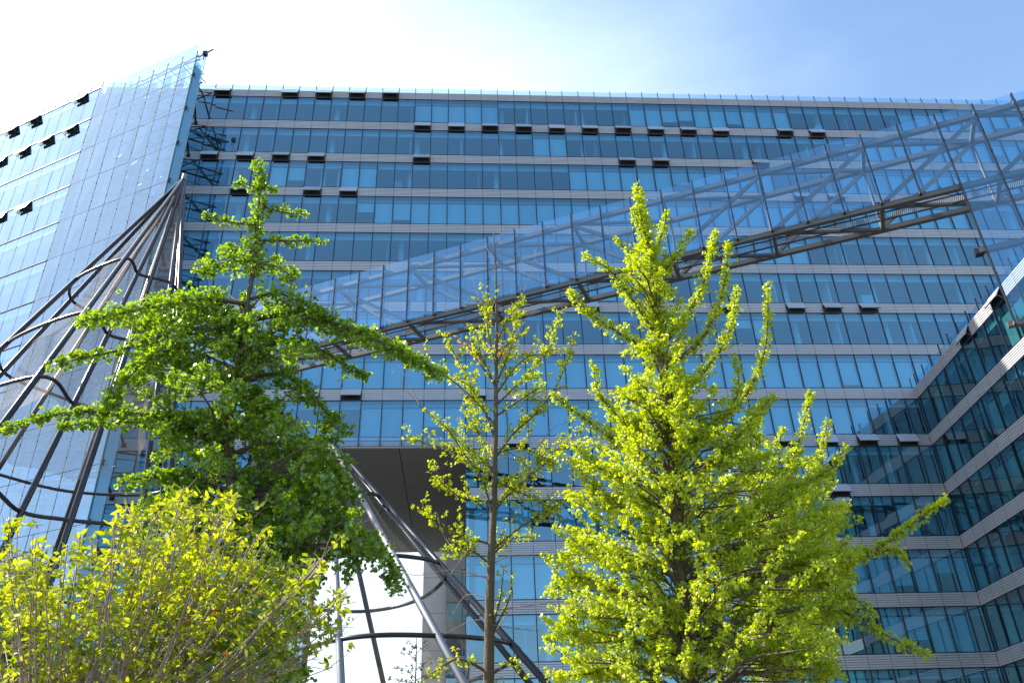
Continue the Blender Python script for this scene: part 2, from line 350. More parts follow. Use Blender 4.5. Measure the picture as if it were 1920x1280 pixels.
bd.box(F1, UL, PL-.3, 0, SOF+.3, -24.5, -8, 'wall'); bd.box(F1, PR_+.3, UR, 0, SOF+.3, -24.5, -8, 'wall')
bd.box(F1, UL, UR, TOP-.3, TOP+.0, -.45, -.32, 'roof')
bd.build('core', main)
sf = MB(); nb = 46
for i in range(nb):                      # grooved soffit boards
    w0 = -24.5+i*24.2/nb; sf.box(F1, PL, PR_, SOF, SOF+.1, w0, w0+24.2/nb-.05, 'soffit')
sf.box(F1, PL, PR_, SOF+.09, SOF+.28, -24.5, -.3, 'black')
sf.box(F1, PL, PR_, SOF-.06, SOF-.01, -.32, -.10, 'band')
for uu in (-11.2, -5.73): sf.box(F1, uu, uu+.05, SOF-.006, SOF+.02, -24.4, -.35, 'black')
sf.build('soffit', main)
for (uu, s0, s1) in ((PL, -.3, 0), (PR_, 0, .3)):
    pw = MB(); pw.box(F1, uu+s0, uu+s1, 0, SOF, -24.5, -.15, 'grey')
    for k in range(9, 15):
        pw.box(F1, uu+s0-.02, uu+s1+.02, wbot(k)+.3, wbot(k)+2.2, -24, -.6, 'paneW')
        for j in range(16): pw.box(F1, uu+s0-.04, uu+s1+.04, wbot(k)+.3, wbot(k)+2.2, -24+j*1.5, -23.94+j*1.5, 'dark')
    pw.build('portal_wall', main)
gb = MB()
for a, b in zip(edges[:-1], edges[1:]):
    if a >= PL-.9 and b <= PR_+.9: gb.quad([F1(a+.03, SOF+.12, .10), F1(b-.03, SOF+.12, .10), F1(b-.03, SOF+.62, .10), F1(a+.03, SOF+.62, .10)], 'clear'); gb.box(F1, a-.025, a+.025, SOF-.02, SOF+.66, -.02, .14, 'dark')
gb.build('glass_skirt', main)
railing(F1, edges[1:-1], TOP, main, .68, .66)
def near(F, px, py):
    d = ray(px, py); t = (F.O-C0).dot(F.N)/d.dot(F.N); P = C0+d*t; return (P-F.O).dot(F.T)
FL = {0: [423, 543, 604, 665, 728], 1: [786, 848, 911, 975, 1040, 1104, 1167, 1230, 1292, 1353, 1475, 1535], 2: [390, 453, 519, 583, 779, 1174, 1238, 1424], 3: [440, 573, 640, 1503, 1570],
      6: [1120, 1345, 1492, 1560, 1628], 8: [590, 665, 909], 9: [985, 1467, 1550, 1622, 1695], 10: [1567], 11: [1545]}
FYY = {0: 187, 1: 240, 2: 300, 3: 361, 6: 577, 8: 745, 9: 830, 10: 925, 11: 1022}
for k, xs in FL.items():
    for x in xs:
        u = near(F1, x, FYY[k]); i = round(u/BAY-.5); flap(F1, i*BAY, k, main)

# --- lower wing coming towards the viewer on the right
WA = R(-5.538); XC = 31.66
T2 = Vector((math.sin(WA), -math.cos(WA), 0)); N2 = Vector((-math.cos(WA), -math.sin(WA), 0))
F2 = Frame((XC, FY, 0), T2, N2)
wing = thing('office_wing', 'lower dark glass wing at the right, meeting the long block in a corner', 'office building', (XC, FY, 0))
L2 = 34; e2 = [0]+[.32+BAY*i for i in range(24)]; e2 = [e for e in e2 if e < L2]
rest = MB(); cnt = 0
for k in range(8, 14):
    for i, (a, b) in enumerate(zip(e2[:-1], e2[1:])):
        vis = i <= 12; bl = 'blindB' if (rnd.random() < (.55 if k > 8 else .45)) else None
        if vis and cnt < 90:
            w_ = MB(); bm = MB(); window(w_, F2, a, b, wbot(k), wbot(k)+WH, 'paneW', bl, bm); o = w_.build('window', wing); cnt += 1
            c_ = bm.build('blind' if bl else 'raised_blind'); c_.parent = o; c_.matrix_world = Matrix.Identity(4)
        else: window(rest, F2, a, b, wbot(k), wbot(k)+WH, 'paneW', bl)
o = rest.build('windows', wing); o['kind'] = 'stuff'
inn = MB()
for k in range(8, 14): interior(inn, F2, .4, e2[-1], k, 6)
inn.build('interior', wing)
for k in range(8, 15):
    bm = MB(); v0 = wbot(k)+WH; band(bm, F2, 0, e2[-1], v0, v0+.82, e2)
    if k == 14: bm.box(F2, 0, e2[-1], 0, v0, -.4, -.1, 'grey')
    bm.build('spandrel_band', wing)
bd = MB(); T8 = wbot(8)+WH+.82
bd.box(F2, 0, e2[-1], T8-.5, T8-.2, -16, -.35, 'roof'); bd.box(F2, 0, e2[-1], 0, T8-.5, -16, -6.5, 'wall'); bd.build('core', wing)
railing(F2, e2[1:], T8, wing, .95, .6)
for x, y in ((1866, 575), (1817, 630)):
    u = near(F2, x, y); i = round((u-.32)/BAY-.5); flap(F2, .32+i*BAY, 8, wing)

# --- left wing
A3 = Vector((-29.75, 49.9, 0)); D3 = Vector((math.cos(R(152.05)), math.sin(R(152.05)), 0)); N3 = Vector((-D3.y, D3.x, 0))
if N3.y > 0: N3 = -N3
F3 = Frame(A3, D3, N3)
lw = thing('office_wing', 'pale sky-reflecting glass wing at the far left beside the tall glass screen', 'office building', tuple(A3))
e3 = [BAY*i for i in range(0, 24)]
rest = MB(); cnt = 0; FB = Frame(A3, D3, N3)
for k in range(14):
    for i, (a, b) in enumerate(zip(e3[:-1], e3[1:])):
        bl = 'blindA' if rnd.random() < .35 else None
        x, y = proj(F3((a+b)/2, wbot(k)+1.3, 0)); vis = x > -10 and y < 760
        if vis and cnt < 60:
            w_ = MB(); bm = MB(); window(w_, F3, a, b, wbot(k), wbot(k)+WH, 'paneS', bl, bm); o = w_.build('window', lw); cnt += 1
            c_ = bm.build('blind' if bl else 'raised_blind'); c_.parent = o; c_.matrix_world = Matrix.Identity(4)
        else: window(rest, F3, a, b, wbot(k), wbot(k)+WH, 'paneS', bl)
o = rest.build('windows', lw); o['kind'] = 'stuff'
inn = MB()
for k in range(14): interior(inn, F3, .2, e3[-1], k, 6)
inn.build('interior', lw)
for k in range(15):
    bm = MB(); v0 = wbot(k)+WH; v1 = v0+(.82 if k else .76)
    bm.box(F3, 0, e3[-1], v0+.01, v1-.01, -.3, -.05, 'band')
    for a, b in zip(e3[:-1], e3[1:]): bm.quad([F3(a+.02, v0+.02, .0), F3(b-.02, v0+.02, .0), F3(b-.02, v1-.02, .0), F3(a+.02, v1-.02, .0)], 'paneS')
    bm.box(F3, 0, e3[-1], v1-.05, v1+.01, -.05, .05, 'dark')
    if k == 14: bm.box(F3, 0, e3[-1], 0, v0, -.4, -.1, 'grey')
    bm.build('spandrel_band', lw)
bd = MB(); bd.box(F3, 0, e3[-1], TOP-.5, TOP-.3, -16, -.35, 'roof'); bd.box(F3, 0, e3[-1], 0, TOP-.5, -16, -6.5, 'wall'); bd.build('core', lw)
railing(F3, e3, TOP, lw, .75, .5)
for k, us in ((0, (1.64, 5.8, 7.86)), (1, (1.59, 3.63, 5.78, 7.61)), (3, (3.6, 5.3))):
    for uu in us: flap(F3, int(uu)*BAY, k, lw, 22)

# ------------------------------------------------------------------ tall glass screen beside the left wing
SE = Vector((-20.5, 45.2, 0)); SD = (SE-A3); SL = SD.length; SD.normalize(); NS = Vector((SD.y, -SD.x, 0))
if NS.y > 0: NS = -NS
F4 = Frame(A3, SD, NS); NB4 = 7; w4 = SL/NB4; STOP = Z0+FH+2.9
scr = thing('glass_screen', 'tall free-standing glass screen wall in front of the left corner', 'glass screen', tuple(A3))
def top4(i): return TOP+.3 + (STOP-TOP-.3)*1.0*min(1, max(0, i/7.0)) if False else (TOP+.35 if i == 0 else None)
scr_top = [TOP, TOP+.2, TOP+.2, TOP+.2, TOP+.2, TOP+.2, TOP+.2, TOP+.2]
ptop = [atz(197.7, 172.8, TOP).z]*8
# top edge rises towards the free end (read from the silhouette)
sil = [(199, 165), (222, 163), (247, 151), (272.5, 139.5), (298.5, 127), (324.5, 115), (352, 102), (380, 92)]
def zat(px, py, F):
    d = ray(px, py); t = (F.O-C0).dot(F.N)/d.dot(F.N); return (C0+d*t)
tops = [zat(x, y, F4).z for x, y in sil]
for i in range(NB4):
    for j in range(-1, 14):
        v0 = wbot(j)-0.0; v1 = v0+FH
        if j == 0: v1 = v0+FH
        if j == -1:
            t0, t1 = tops[i]-.35, tops[i+1]-.35
            v0 = wbot(0)+FH
            if min(t0, t1)-v0 < .15: continue
        else: t0 = t1 = v1-.02
        a, b = i*w4+.012, (i+1)*w4-.012; tt = [rnd.uniform(-.006, .006) for _ in range(4)]
        p = MB(); p.quad([F4(a, v0+.02, tt[0]), F4(b, v0+.02, tt[1]), F4(b, t1, tt[2]), F4(a, t0, tt[3])], 'screen'); p.build('glass_panel', scr)
for i in range(NB4+1):
    p = MB(); p.box(F4, i*w4-.016, i*w4+.016, .5, tops[i], -.06, .008, 'black')
    for j in range(14):
        for q in (.9, 2.6): p.box(F4, i*w4-.028, i*w4+.028, wbot(j)+q-.03, wbot(j)+q+.03, .0, .03, 'black')
    p.build('mullion', scr)
    p = MB(); p.box(F4, i*w4-.012, i*w4+.012, .5, tops[i]-1.0, -.62, -.08, 'clear'); p.box(F4, i*w4-.012, i*w4+.012, .5, tops[i]-1.0, -.64, -.62, 'white'); p.build('glass_fin', scr)
for j in range(0, 14):
    p = MB(); v = wbot(j); p.box(F4, 0, SL, v-.016, v+.016, -.04, .004, 'black'); p.build('transom', scr)
    p = MB(); v = wbot(j)+.1; p.tube([F4(0, v, -.95), F4(SL+.1, v, -.95)], .07, 'brown'); p.tube([F4(0, v, -2.1), F4(SL+.1, v, -2.1)], .06, 'brown')
    for i in range(NB4): p.tube([F4(i*w4, v, -.95), F4((i+1)*w4, v, -2.1)], .04, 'brown', 6)
    p.build('support_truss', scr)
    q = MB(); v = wbot(j); P0_ = F4(SL-.02, v+.05, -.1); P1_ = Vector((-21.4, FY, v-.45))
    q.tube([P0_, P1_], .085, 'brown', 8); q.box(F4, SL-.15, SL+.18, v-.12, v+.25, -.32, -.05, 'brown'); q.tube([P0_+Vector((.9, -.2, 0)), P0_], .03, 'steel', 6)
    q.bar(P1_+Vector((0, -.05, 0)), P1_+Vector((0, .05, 0)), .3, .3, 'brown'); q.build('strut', scr)
q = MB(); P0_ = F4(SL-.3, tops[-1]-2.3, -.2); q.tube([P0_, Vector((-21.33, FY, 52.5+CAMZ))], .07, 'brown'); q.tube([P0_, F4(SL-1.6, tops[-1]-.6, -.2)], .05, 'brown')
q.build('strut', scr)
q = MB()                                   # head truss seen through the top panels
for i in range(1, NB4):
    za, zb = tops[i]-.5, tops[i+1]-.5
    q.tube([F4(i*w4, za, -.4), F4((i+1)*w4, zb, -.4)], .06, 'steel', 6); q.tube([F4(i*w4, za-.7, -.4), F4((i+1)*w4, zb-.7, -.4)], .03, 'steel', 6)
    q.tube([F4(i*w4, za, -.4), F4((i+1)*w4, zb-1.6, -1.4)], .035, 'steel', 6); q.tube([F4(i*w4, TOP+.7, -1.4), F4((i+1)*w4, TOP+.9, -1.4)], .06, 'steel', 6)
    q.bar(F4(i*w4+.2, za-1.2, -.9), F4(i*w4+1.1, za-1.5, -.9), .25, .12, 'steel')
q.build('head_truss', scr)
q = MB(); q.box(F4, SL+.02, SL+.05, .5, tops[-1]-1.5, -.75, .06, 'edge')
q.quad([F4(SL+.06, .5, -.05), F4(SL+.75, .5, -.25), F4(SL+.75, TOP-1.0, -.25), F4(SL+.06, TOP-1.0, -.05)], 'clear'); q.box(F4, SL+.74, SL+.77, .5, TOP-1., -.27, -.23, 'edge')
q.build('edge_return', scr)
fl = thing('floodlight', 'small floodlight on the tip of the tall glass screen', 'floodlight', tuple(at(385, 100, 45)))
p = at(385, 100, 45.0); q = MB(); Fz = Frame(p, (1, 0, 0), (0, -1, 0)); q.box(Fz, -.16, .16, -.2, .15, -.2, .12, 'brown'); q.build('lamp_head', fl)
q = MB(); q.tube([p+Vector((-.05, 0, -.2)), p+Vector((-.1, .1, -.65))], .04, 'brown', 6); q.tube([p+Vector((.1, 0, .1)), p+Vector((.28, 0, .26))], .03, 'red', 6); q.build('bracket', fl)

# ------------------------------------------------------------------ glazed truss bridge in the plane of the screens
PT = Vector((-6.774, 37.04, 0)); TT = Vector((.90571, -.4239, 0)); NT = Vector((TT.y, -TT.x, 0))
if NT.y > 0: NT = -NT
F5 = Frame(PT, TT, NT); SP = 1.4843
zt, zb = 25.0+CAMZ, 21.62+CAMZ; DT = 1.7
tru = thing('glazed_truss', 'long glazed steel lattice bridge running diagonally across in front of the office block', 'truss bridge', tuple(PT))
I0, I1 = -10, 30
def chord(v, w, name, r=.105):
    q = MB(); q.bar(F5(I0*SP, v, w), F5(I1*SP, v, w), r*2, r*2.1, 'steel'); return q.build('chord', tru)
for (v, w) in ((zt, -.28), (zt, -.28-DT), (zb, -.28), (zb, -.28-DT)): chord(v, w, '')
fr, bk = -.28, -.28-DT
for i in range(-9, 31, 3):
    def seg(p, q_, r, nm, m_='steel'):
        s_ = MB(); s_.bar(p, q_, r*1.7, r*1.7, m_); s_.build(nm, tru)
    u = i*SP
    seg(F5(u, zt, fr), F5(u, zt, bk), .09, 'cross_strut'); seg(F5(u, zb, fr), F5(u, zb, bk), .09, 'cross_strut')
    seg(F5(u, zt, bk), F5(u, zb, bk), .055, 'upright')
    if i < 30:
        seg(F5(u, zt, fr), F5(u+3*SP, zt, bk), .07, 'plan_brace'); seg(F5(u, zb, fr), F5(u+3*SP, zb, bk), .08, 'plan_brace')
        for w in (fr, bk):
            if i < 12: seg(F5(u, zt-.1, w), F5(u+3*SP, zb+.1, w), .09, 'diagonal')
            else: seg(F5(u, zb+.1, w), F5(u+3*SP, zt-.1, w), .09, 'diagonal')
q = MB()
for k_ in range(int((I1-I0)*SP/.08)): q.box(F5, I0*SP+k_*.08, I0*SP+k_*.08+.03, zb+.0, zb+.03, bk+.75, bk+1.25, 'flap')
q.bar(F5(I0*SP, zb-.01, bk+.72), F5(I1*SP, zb-.01, bk+.72), .03, .05, 'dark'); q.bar(F5(I0*SP, zb-.01, bk+1.28), F5(I1*SP, zb-.01, bk+1.28), .03, .05, 'dark')
q.build('walkway', tru)
q = MB(); q.tube([F5(I0*SP, zb+.12, bk+.6), F5(I1*SP, zb+.12, bk+.6)], .014, 'dark', 5); q.build('walkway_rail', tru)
for i in range(I0, I1):
    lo = zb+.08 if i < 20 else 15.3+CAMZ
    tt = [rnd.uniform(-.005, .005) for _ in range(4)]
    spans = [(lo, zt+.4)] if i < 20 else [(lo, 18.5+CAMZ), (18.52+CAMZ, zb-.02), (zb, zt+.4)]
    for a, b in spans:
        p = MB(); p.quad([F5(i*SP+.02, a, tt[0]), F5((i+1)*SP-.02, a, tt[1]), F5((i+1)*SP-.02, b, tt[2]), F5(i*SP+.02, b, tt[3])], 'clear'); p.build('glass_panel', tru)
for i in range(I0, I1+1):
    lo = zb+.0 if i < 20 else 15.0+CAMZ
    p = MB(); p.box(F5, i*SP-.025, i*SP+.025, lo, zt+.45, -.16, .03, 'brown'); p.box(F5, i*SP+.028, i*SP+.036, lo+.1, zt+.38, -.34, -.02, 'clear')
    p.box(F5, i*SP-.06, i*SP+.06, zt-.08, zt+.08, -.16, -.0, 'silver'); p.box(F5, i*SP-.06, i*SP+.06, lo+.0, lo+.14, -.16, .0, 'silver')
    for v in (zt-1.1, zt-2.2): p.box(F5, i*SP-.035, i*SP+.035, v, v+.1, -.05, .045, 'dark')
    p.build('mullion', tru)
for v in (15.15+CAMZ, 18.5+CAMZ):
    p = MB(); p.bar(F5(20*SP-.2, v, -.3), F5(I1*SP, v, -.3), .22, .22, 'steel'); p.build('lower_rail', tru)
p = MB(); p.box(F5, 20*SP-.35, 20*SP-.05, 18.35+CAMZ, 18.6+CAMZ, -.5, -.2, 'brown'); p.build('bracket', tru)

# ------------------------------------------------------------------ tubular cone frames
def cone(apex, gens, ringz, r, label, loc, mats, netz, capn, netm='net'):
    A = at(*apex); root = thing('cone_frame', label, 'steel sculpture', loc, 'cone-shaped tubular frames')
    G = []
    for (px, py, Y) in gens:
        P = at(px, py, Y); t = A.z/(A.z-P.z); G.append(A+(P-A)*t)
    def pt(j, z): return A+(G[j]-A)*((A.z-z)/A.z)
    for j, g_ in enumerate(G):
        q = MB(); q.tube([A, g_], r*.9, mats[j], 12, r2=r*1.05); q.build('tube_leg', root, True)
    for z in ringz:
        P = [pt(j, z) for j in range(len(G))]; q = MB(); sp = spline(P, 8, True); q.tube(sp+[sp[0]], r*.66, 'brown', 10, cap=False); q.build('ring', root, True)
    q = MB(); Fz = None                       # gusset plates at the apex
    for j in range(len(G)):
        a1, a2 = pt(j, A.z-capn), pt((j+1) % len(G), A.z-capn); q.quad([A, a1, a2], 'brown')
    q.tube([A+Vector((0, 0, .25)), A-Vector((0, 0, .3))], r*1.3, 'silver', 10); q.build('apex_cap', root)
    # sagging net inside the rings
    q = MB(); zs = np.linspace(A.z-1.8, netz, 18); rings = []
    for i, z in enumerate(zs):
        P = [pt(j, z) for j in range(len(G))]; c = sum(P, Vector())/len(P); sp = spline(P, 6, True); row = []
        for n_, s_ in enumerate(sp):
            ph = (n_ % 6)/6; k_ = .80-.10*math.sin(math.pi*ph)-.10*math.sin(math.pi*((i % 6)/6)); row.append(c+(s_-c)*k_)
        rings.append(row)
    n = len(rings[0])
    for i in range(len(rings)-1):
        for j in range(n): q.quad([rings[i][j], rings[i][(j+1) % n], rings[i+1][(j+1) % n], rings[i+1][j]], netm)
    q.build('net', root, True)
    return A, G, pt, root
g1 = [(237, 481, 28.0), (146, 520, 29.4), (142, 552, 31.0), (185, 585, 32.2), (260, 580, 33.2), (331, 540, 33.0), (337, 520, 31.0), (324, 500, 30.0), (287, 510, 29.4), (257, 515, 28.9)]
mm = ['brown']*len(g1)
A1 = at(345, 335, 32.0)
def z_on(px, py, P, A):       # height on the line A-P where it crosses image row py
    best = None
    for t in np.linspace(0, 8, 1600):
        q = A+(P-A)*t
        if q.z < .5 or (q-C0).dot(Fw) < 1: break
        if proj(q)[1] >= py: return q.z
    return 2.0
L3 = at(237, 481, 28.0)
rz = [z_on(0, y, L3, A1) for y in (484, 585, 705, 900)]
cone((345, 335, 32.0), g1, rz, .098, 'large dark tubular cone frame in front of the tall glass screen, lined with net', (A1.x, A1.y, 0), mm, rz[2], .9)
g2 = [(678, 933, 26.0), (719, 938, 26.6), (731, 962, 27.6), (705, 985, 29.2), (655, 992, 30.0), (600, 985, 29.6), (577, 950, 27.8), (623, 930, 26.2)]
A2 = at(618, 825, 29.0); R3 = at(678, 933, 26.0)
rz2 = [z_on(0, y, R3, A2) for y in (921, 1040, 1190)]
cone((618, 825, 29.0), g2, rz2, .095, 'smaller tubular cone frame standing in front of the open portal', (A2.x, A2.y, 0), ['silver', 'brown', 'brown', 'silver', 'brown', 'brown', 'brown', 'silver'], 1.2, .5, 'thin_net')
# straight mast beside the small cone
# ------------------------------------------------------------------ things seen through the portal and on the roof
tw = thing('concrete_tower', 'pale concrete wall tower seen through the portal', 'building', tuple(at(812, 1200, 96)))
FT = Frame((at(791, 1200, 96).x, 96, 0), (1, 0, 0), (0, -1, 0)); wT = at(836, 1200, 96).x-FT.O.x
q = MB(); q.box(FT, 0, wT+.2, 0, 40, -8, 0, 'conc'); q.build('wall', tw)
q = MB()
for z in range(2, 40, 4): q.box(FT, 0, wT, z, z+.06, .0, .012, 'grey')
q.build('joint_lines', tw)
ob = thing('office_building', 'grey banded office building with dark windows glimpsed through the portal', 'office building', tuple(at(860, 1200, 94)))
FO = Frame((at(836, 1200, 94).x, 94, 0), (1, 0, 0), (0, -1, 0)); wO = 22
q = MB(); q.box(FO, 0, wO, 0, 38, -10, -.4, 'floor'); q.build('core', ob)
for i in range(10):
    q = MB(); z = 1.2+i*3.6; q.box(FO, 0, wO, z, z+1.5, -.4, 0, 'grey'); q.build('spandrel_band', ob)
    for j in range(4):
        q = MB(); q.quad([FO(j*1.8+.05, z+1.5, -.2), FO(j*1.8+1.7, z+1.5, -.2), FO(j*1.8+1.7, z+3.6, -.2), FO(j*1.8+.05, z+3.6, -.2)], 'pane'); q.box(FO, j*1.8+1.72, j*1.8+1.8, z+1.5, z+3.6, -.3, -.1, 'grey'); q.build('window', ob)
for k_, (x, nm) in enumerate(((1633, 'leftmost red disc sign peeping over the roof edge'), (1663, 'middle red disc sign peeping over the roof edge'), (1683, 'rightmost red disc sign peeping over the roof edge'))):
    c = at(x, 199, 53.5); q = MB(); pts = []
    q.tube([c+Vector((0, .1, 0)), c-Vector((0, .1, 0))], .42, 'red', 24); o = q.build('roof_sign'); o['label'] = nm; o['category'] = 'sign'; o['group'] = 'red signs on the roof'

# ------------------------------------------------------------------ trees
def leaf_mesh(name, pos, nrm, axis, size, hue, material, parent, kind='fan'):
    n = len(pos)
    T = {'fan': np.array([[0, 0, 0], [.56, .62, .06], [.22, .98, .0], [-.22, .98, .0], [-.56, .62, .06]]),
         'oval': np.array([[0, 0, 0], [.27, .38, .05], [.16, .85, .03], [0, 1.15, -.05], [-.2, .8, .03], [-.27, .38, .05]])}[kind]
    k = len(T)
    Y = axis/np.linalg.norm(axis, axis=1, keepdims=True); Z = nrm-(nrm*Y).sum(1, keepdims=True)*Y; Z /= np.linalg.norm(Z, axis=1, keepdims=True)+1e-9; X = np.cross(Y, Z)
    V = pos[:, None, :] + size[:, None, None]*(T[None, :, 0:1]*X[:, None]+T[None, :, 1:2]*Y[:, None]+T[None, :, 2:3]*Z[:, None])
    V = V.reshape(-1, 3).astype(np.float32); me = bpy.data.meshes.new(name)
    me.vertices.add(n*k); me.vertices.foreach_set('co', V.ravel()); me.loops.add(n*k); me.loops.foreach_set('vertex_index', np.arange(n*k, dtype=np.int32))
    me.polygons.add(n); me.polygons.foreach_set('loop_start', np.arange(0, n*k, k, dtype=np.int32)); me.polygons.foreach_set('loop_total', np.full(n, k, dtype=np.int32))
    at_ = me.attributes.new('hue', 'FLOAT', 'POINT'); at_.data.foreach_set('value', np.repeat(hue, k).astype(np.float32))
    me.materials.append(M[material]); me.update(); me.validate()
    o = bpy.data.objects.new(name, me); COL.objects.link(o); o.parent = parent; o.matrix_parent_inverse = Matrix.Translation(-parent.location); return o

class Tree:
    def __init__(s, name, label, cat, Y, seed, leaf, dens, material, group=None, woodmat='bark'):
        s.Y, s.rng, s.r = Y, np.random.default_rng(seed), random.Random(seed); s.leaf, s.dens, s.mat, s.wm = leaf, dens, material, woodmat
        s.segs = []; s.P, s.A, s.Nn, s.H = [], [], [], []; s.wood = MB(); s.limb = MB(); s.name, s.label, s.cat, s.group = name, label, cat, group
    def pts(s, px, dy0=0, dy1=0):
        K = len(px); return [at(x, y, s.Y+dy0+(dy1-dy0)*i/(K-1)) for i, (x, y) in enumerate(px)]
    def trunk(s, px, r0, r1):
        P = spline(s.pts(px), 4); b = P[0].copy(); d = (P[0]-P[1]); t = b.z/max(.05, -d.z) if d.z < 0 else 1
        if b.z > 0: P = [Vector((b.x+d.x*.3, b.y+d.y*.3, 0))]+P
        n = len(P); s.root = P[0]
        s.wood.tube([p+Vector((s.r.uniform(-1, 1)*.006, s.r.uniform(-1, 1)*.006, 0)) for p in P], [r0+(r1-r0)*(i/(n-1)) for i in range(n)], s.wm, 12)
        s.tr = P; return P
    def leaves(s, P, r, dens, flat=.3, odd=0.0, bias=0.0, droop=0.0, taper=True):
        P = np.array([tuple(p) for p in P]); d = np.diff(P, axis=0); L = np.linalg.norm(d, axis=1); tot = L.sum()
        n = max(1, int(tot*dens)); rng = s.rng
        # leaves sit in whorls on short spurs
        nc = max(1, n//5); tc_ = rng.random(nc)*tot; cum = np.concatenate([[0], np.cumsum(L)])
        idx = np.clip(np.searchsorted(cum, tc_)-1, 0, len(L)-1); fr_ = (tc_-cum[idx])/L[idx]; base = P[idx]+d[idx]*fr_[:, None]
        D = d[idx]/L[idx][:, None]; off = rng.normal(size=(nc, 3)); off -= (off*D).sum(1, keepdims=True)*D; off /= np.linalg.norm(off, axis=1, keepdims=True)
        rad = r*np.sqrt(rng.random(nc))[:, None]*(1-.55*(tc_/tot)[:, None] if taper else 1)
        rad = rad*np.exp(rng.normal(size=(nc, 1))*.38); off[:, 2] *= .8; c = base+off*rad; c[:, 2] -= droop*rad[:, 0]
        m_ = 5; c = np.repeat(c, m_, 0); out_ = np.repeat(off, m_, 0)
        ax = out_*.9+rng.normal(size=(nc*m_, 3))*.75+np.array([0, 0, .15-droop]); c = c+rng.normal(size=(nc*m_, 3))*s.leaf*.32
        nr = rng.normal(size=(nc*m_, 3))*.75+np.array([0, 0, .8])
        hc = np.repeat(rng.random(nc)*.5, m_)
        h = np.clip(hc+rng.random(nc*m_)*.42+bias, 0, .93); h[rng.random(nc*m_) < odd] = 1.0
        s.P.append(c); s.A.append(ax); s.Nn.append(nr); s.H.append(h)
    def branch(s, px, w, dy=0.0, r=None, side=1.0, dens=1.0, start=.15, odd=0.0, bias=0.0, dy0=0.0, droop=0.0, sl=.5, wood=True, up=.35):
        """px: picture trace of a branch, w: foliage radius in metres, dy: how far the tip stands behind (+) or before (-) the trunk"""
        P = spline(s.pts(px, dy0, dy), 5); K = len(P)
        L = sum((P[i+1]-P[i]).length for i in range(K-1)); r = r or .012+.012*L
        if wood: s.limb.tube(P, r, s.wm, 7, r2=.005)
        i0 = int(K*start); s.leaves(P[i0:], w, s.dens*dens*(w/.12), odd=odd, bias=bias, droop=droop)
        n = int(L*side*5)
        for _ in range(n):
            t = s.r.uniform(start, .97); i = min(K-2, int(t*(K-1))); b = P[i]+(P[i+1]-P[i])*s.r.random(); D = (P[i+1]-P[i]).normalized()
            q = Vector((s.r.gauss(0, 1), s.r.gauss(0, 1.25), s.r.gauss(0, .7))); q -= D*q.dot(D); q.normalize()
            l = s.r.uniform(.35, 1.0)*sl*(1.15-t*.75); v = (q*.8+D*.55+Vector((0, 0, up))).normalized()
            e = b+v*l; mid = b+v*l*.5+Vector((0, 0, -.04*l)); s.limb.tube([b, mid, e], .007, s.wm, 4, r2=.003, cap=False)
            s.leaves([b+v*l*.15, mid, e], w*.55, s.dens*dens*.55, odd=odd, bias=bias, droop=droop)
    def twig(s, px, dy=0, r=.012):
        P = spline(s.pts(px, 0, dy), 5); s.limb.tube(P, r, 'twig', 5, r2=.003)
        for i in range(2, len(P)-1):
            if s.r.random() < .6: e = P[i]+Vector((s.r.gauss(0, .04), s.r.gauss(0, .04), s.r.uniform(.01, .07))); s.limb.tube([P[i], e], .005, 'twig', 4, r2=.002, cap=False)
    def fill(s, poly, n, w, l=.7, depth=1.2, dens=1.0, bias=0.0, odd=0.0, droop=0.0, up=.5):
        """shoots growing through the crown volume outlined by poly (picture trace)"""
        xs = [p[0] for p in poly]; ys = [p[1] for p in poly]; c = 0; tries = 0
        while c < n and tries < n*30:
            tries += 1; x = s.r.uniform(min(xs), max(xs)); y = s.r.uniform(min(ys), max(ys)); ins = False; j = len(poly)-1
            for i in range(len(poly)):
                if (poly[i][1] > y) != (poly[j][1] > y) and x < (poly[j][0]-poly[i][0])*(y-poly[i][1])/(poly[j][1]-poly[i][1])+poly[i][0]: ins = not ins
                j = i
            if not ins: continue
            c += 1; b = at(x, y, s.Y+s.r.gauss(0, depth*.55)); tp = min(s.tr, key=lambda p: abs(p.z-b.z)); o_ = (b-tp); o_.z = 0
            o_ = o_.normalized() if o_.length > .1 else Vector((s.r.gauss(0, 1), s.r.gauss(0, 1), 0)).normalized()
            v = (o_*.8+Vector((s.r.gauss(0, .4), s.r.gauss(0, .4), up+s.r.gauss(0, .3)-droop))).normalized(); ll = l*s.r.uniform(.5, 1.2)
            P = [b-v*ll*.5, b+Vector((0, 0, .03)), b+v*ll*.5]; s.limb.tube(P, .009, s.wm, 4, r2=.003, cap=False)
            s.leaves(P, w, s.dens*dens*(w/.12), bias=bias, odd=odd, droop=droop)
            if s.r.random() < .5: s.limb.tube([P[0], (P[0]+tp+Vector((0, 0, -.3)))/2+Vector((0, 0, .1)), Vector((tp.x, tp.y, P[0].z-.5))], .012, s.wm, 5, r2=.02, cap=False)
    def finish(s, kind='fan', smin=.75, smax=1.2):
        root = thing(s.name, s.label, s.cat, tuple(s.root), s.group)
        s.wood.build('trunk', root, True); s.limb.build('branches', root, True)
        P = np.concatenate(s.P); n = len(P); sz = s.leaf*s.rng.uniform(smin, smax, n)
        leaf_mesh('crown', P, np.concatenate(s.Nn), np.concatenate(s.A), sz, np.concatenate(s.H), s.mat, root, kind); print(s.name, n)
        return root
G = 'ginkgo trees in front of the offices'
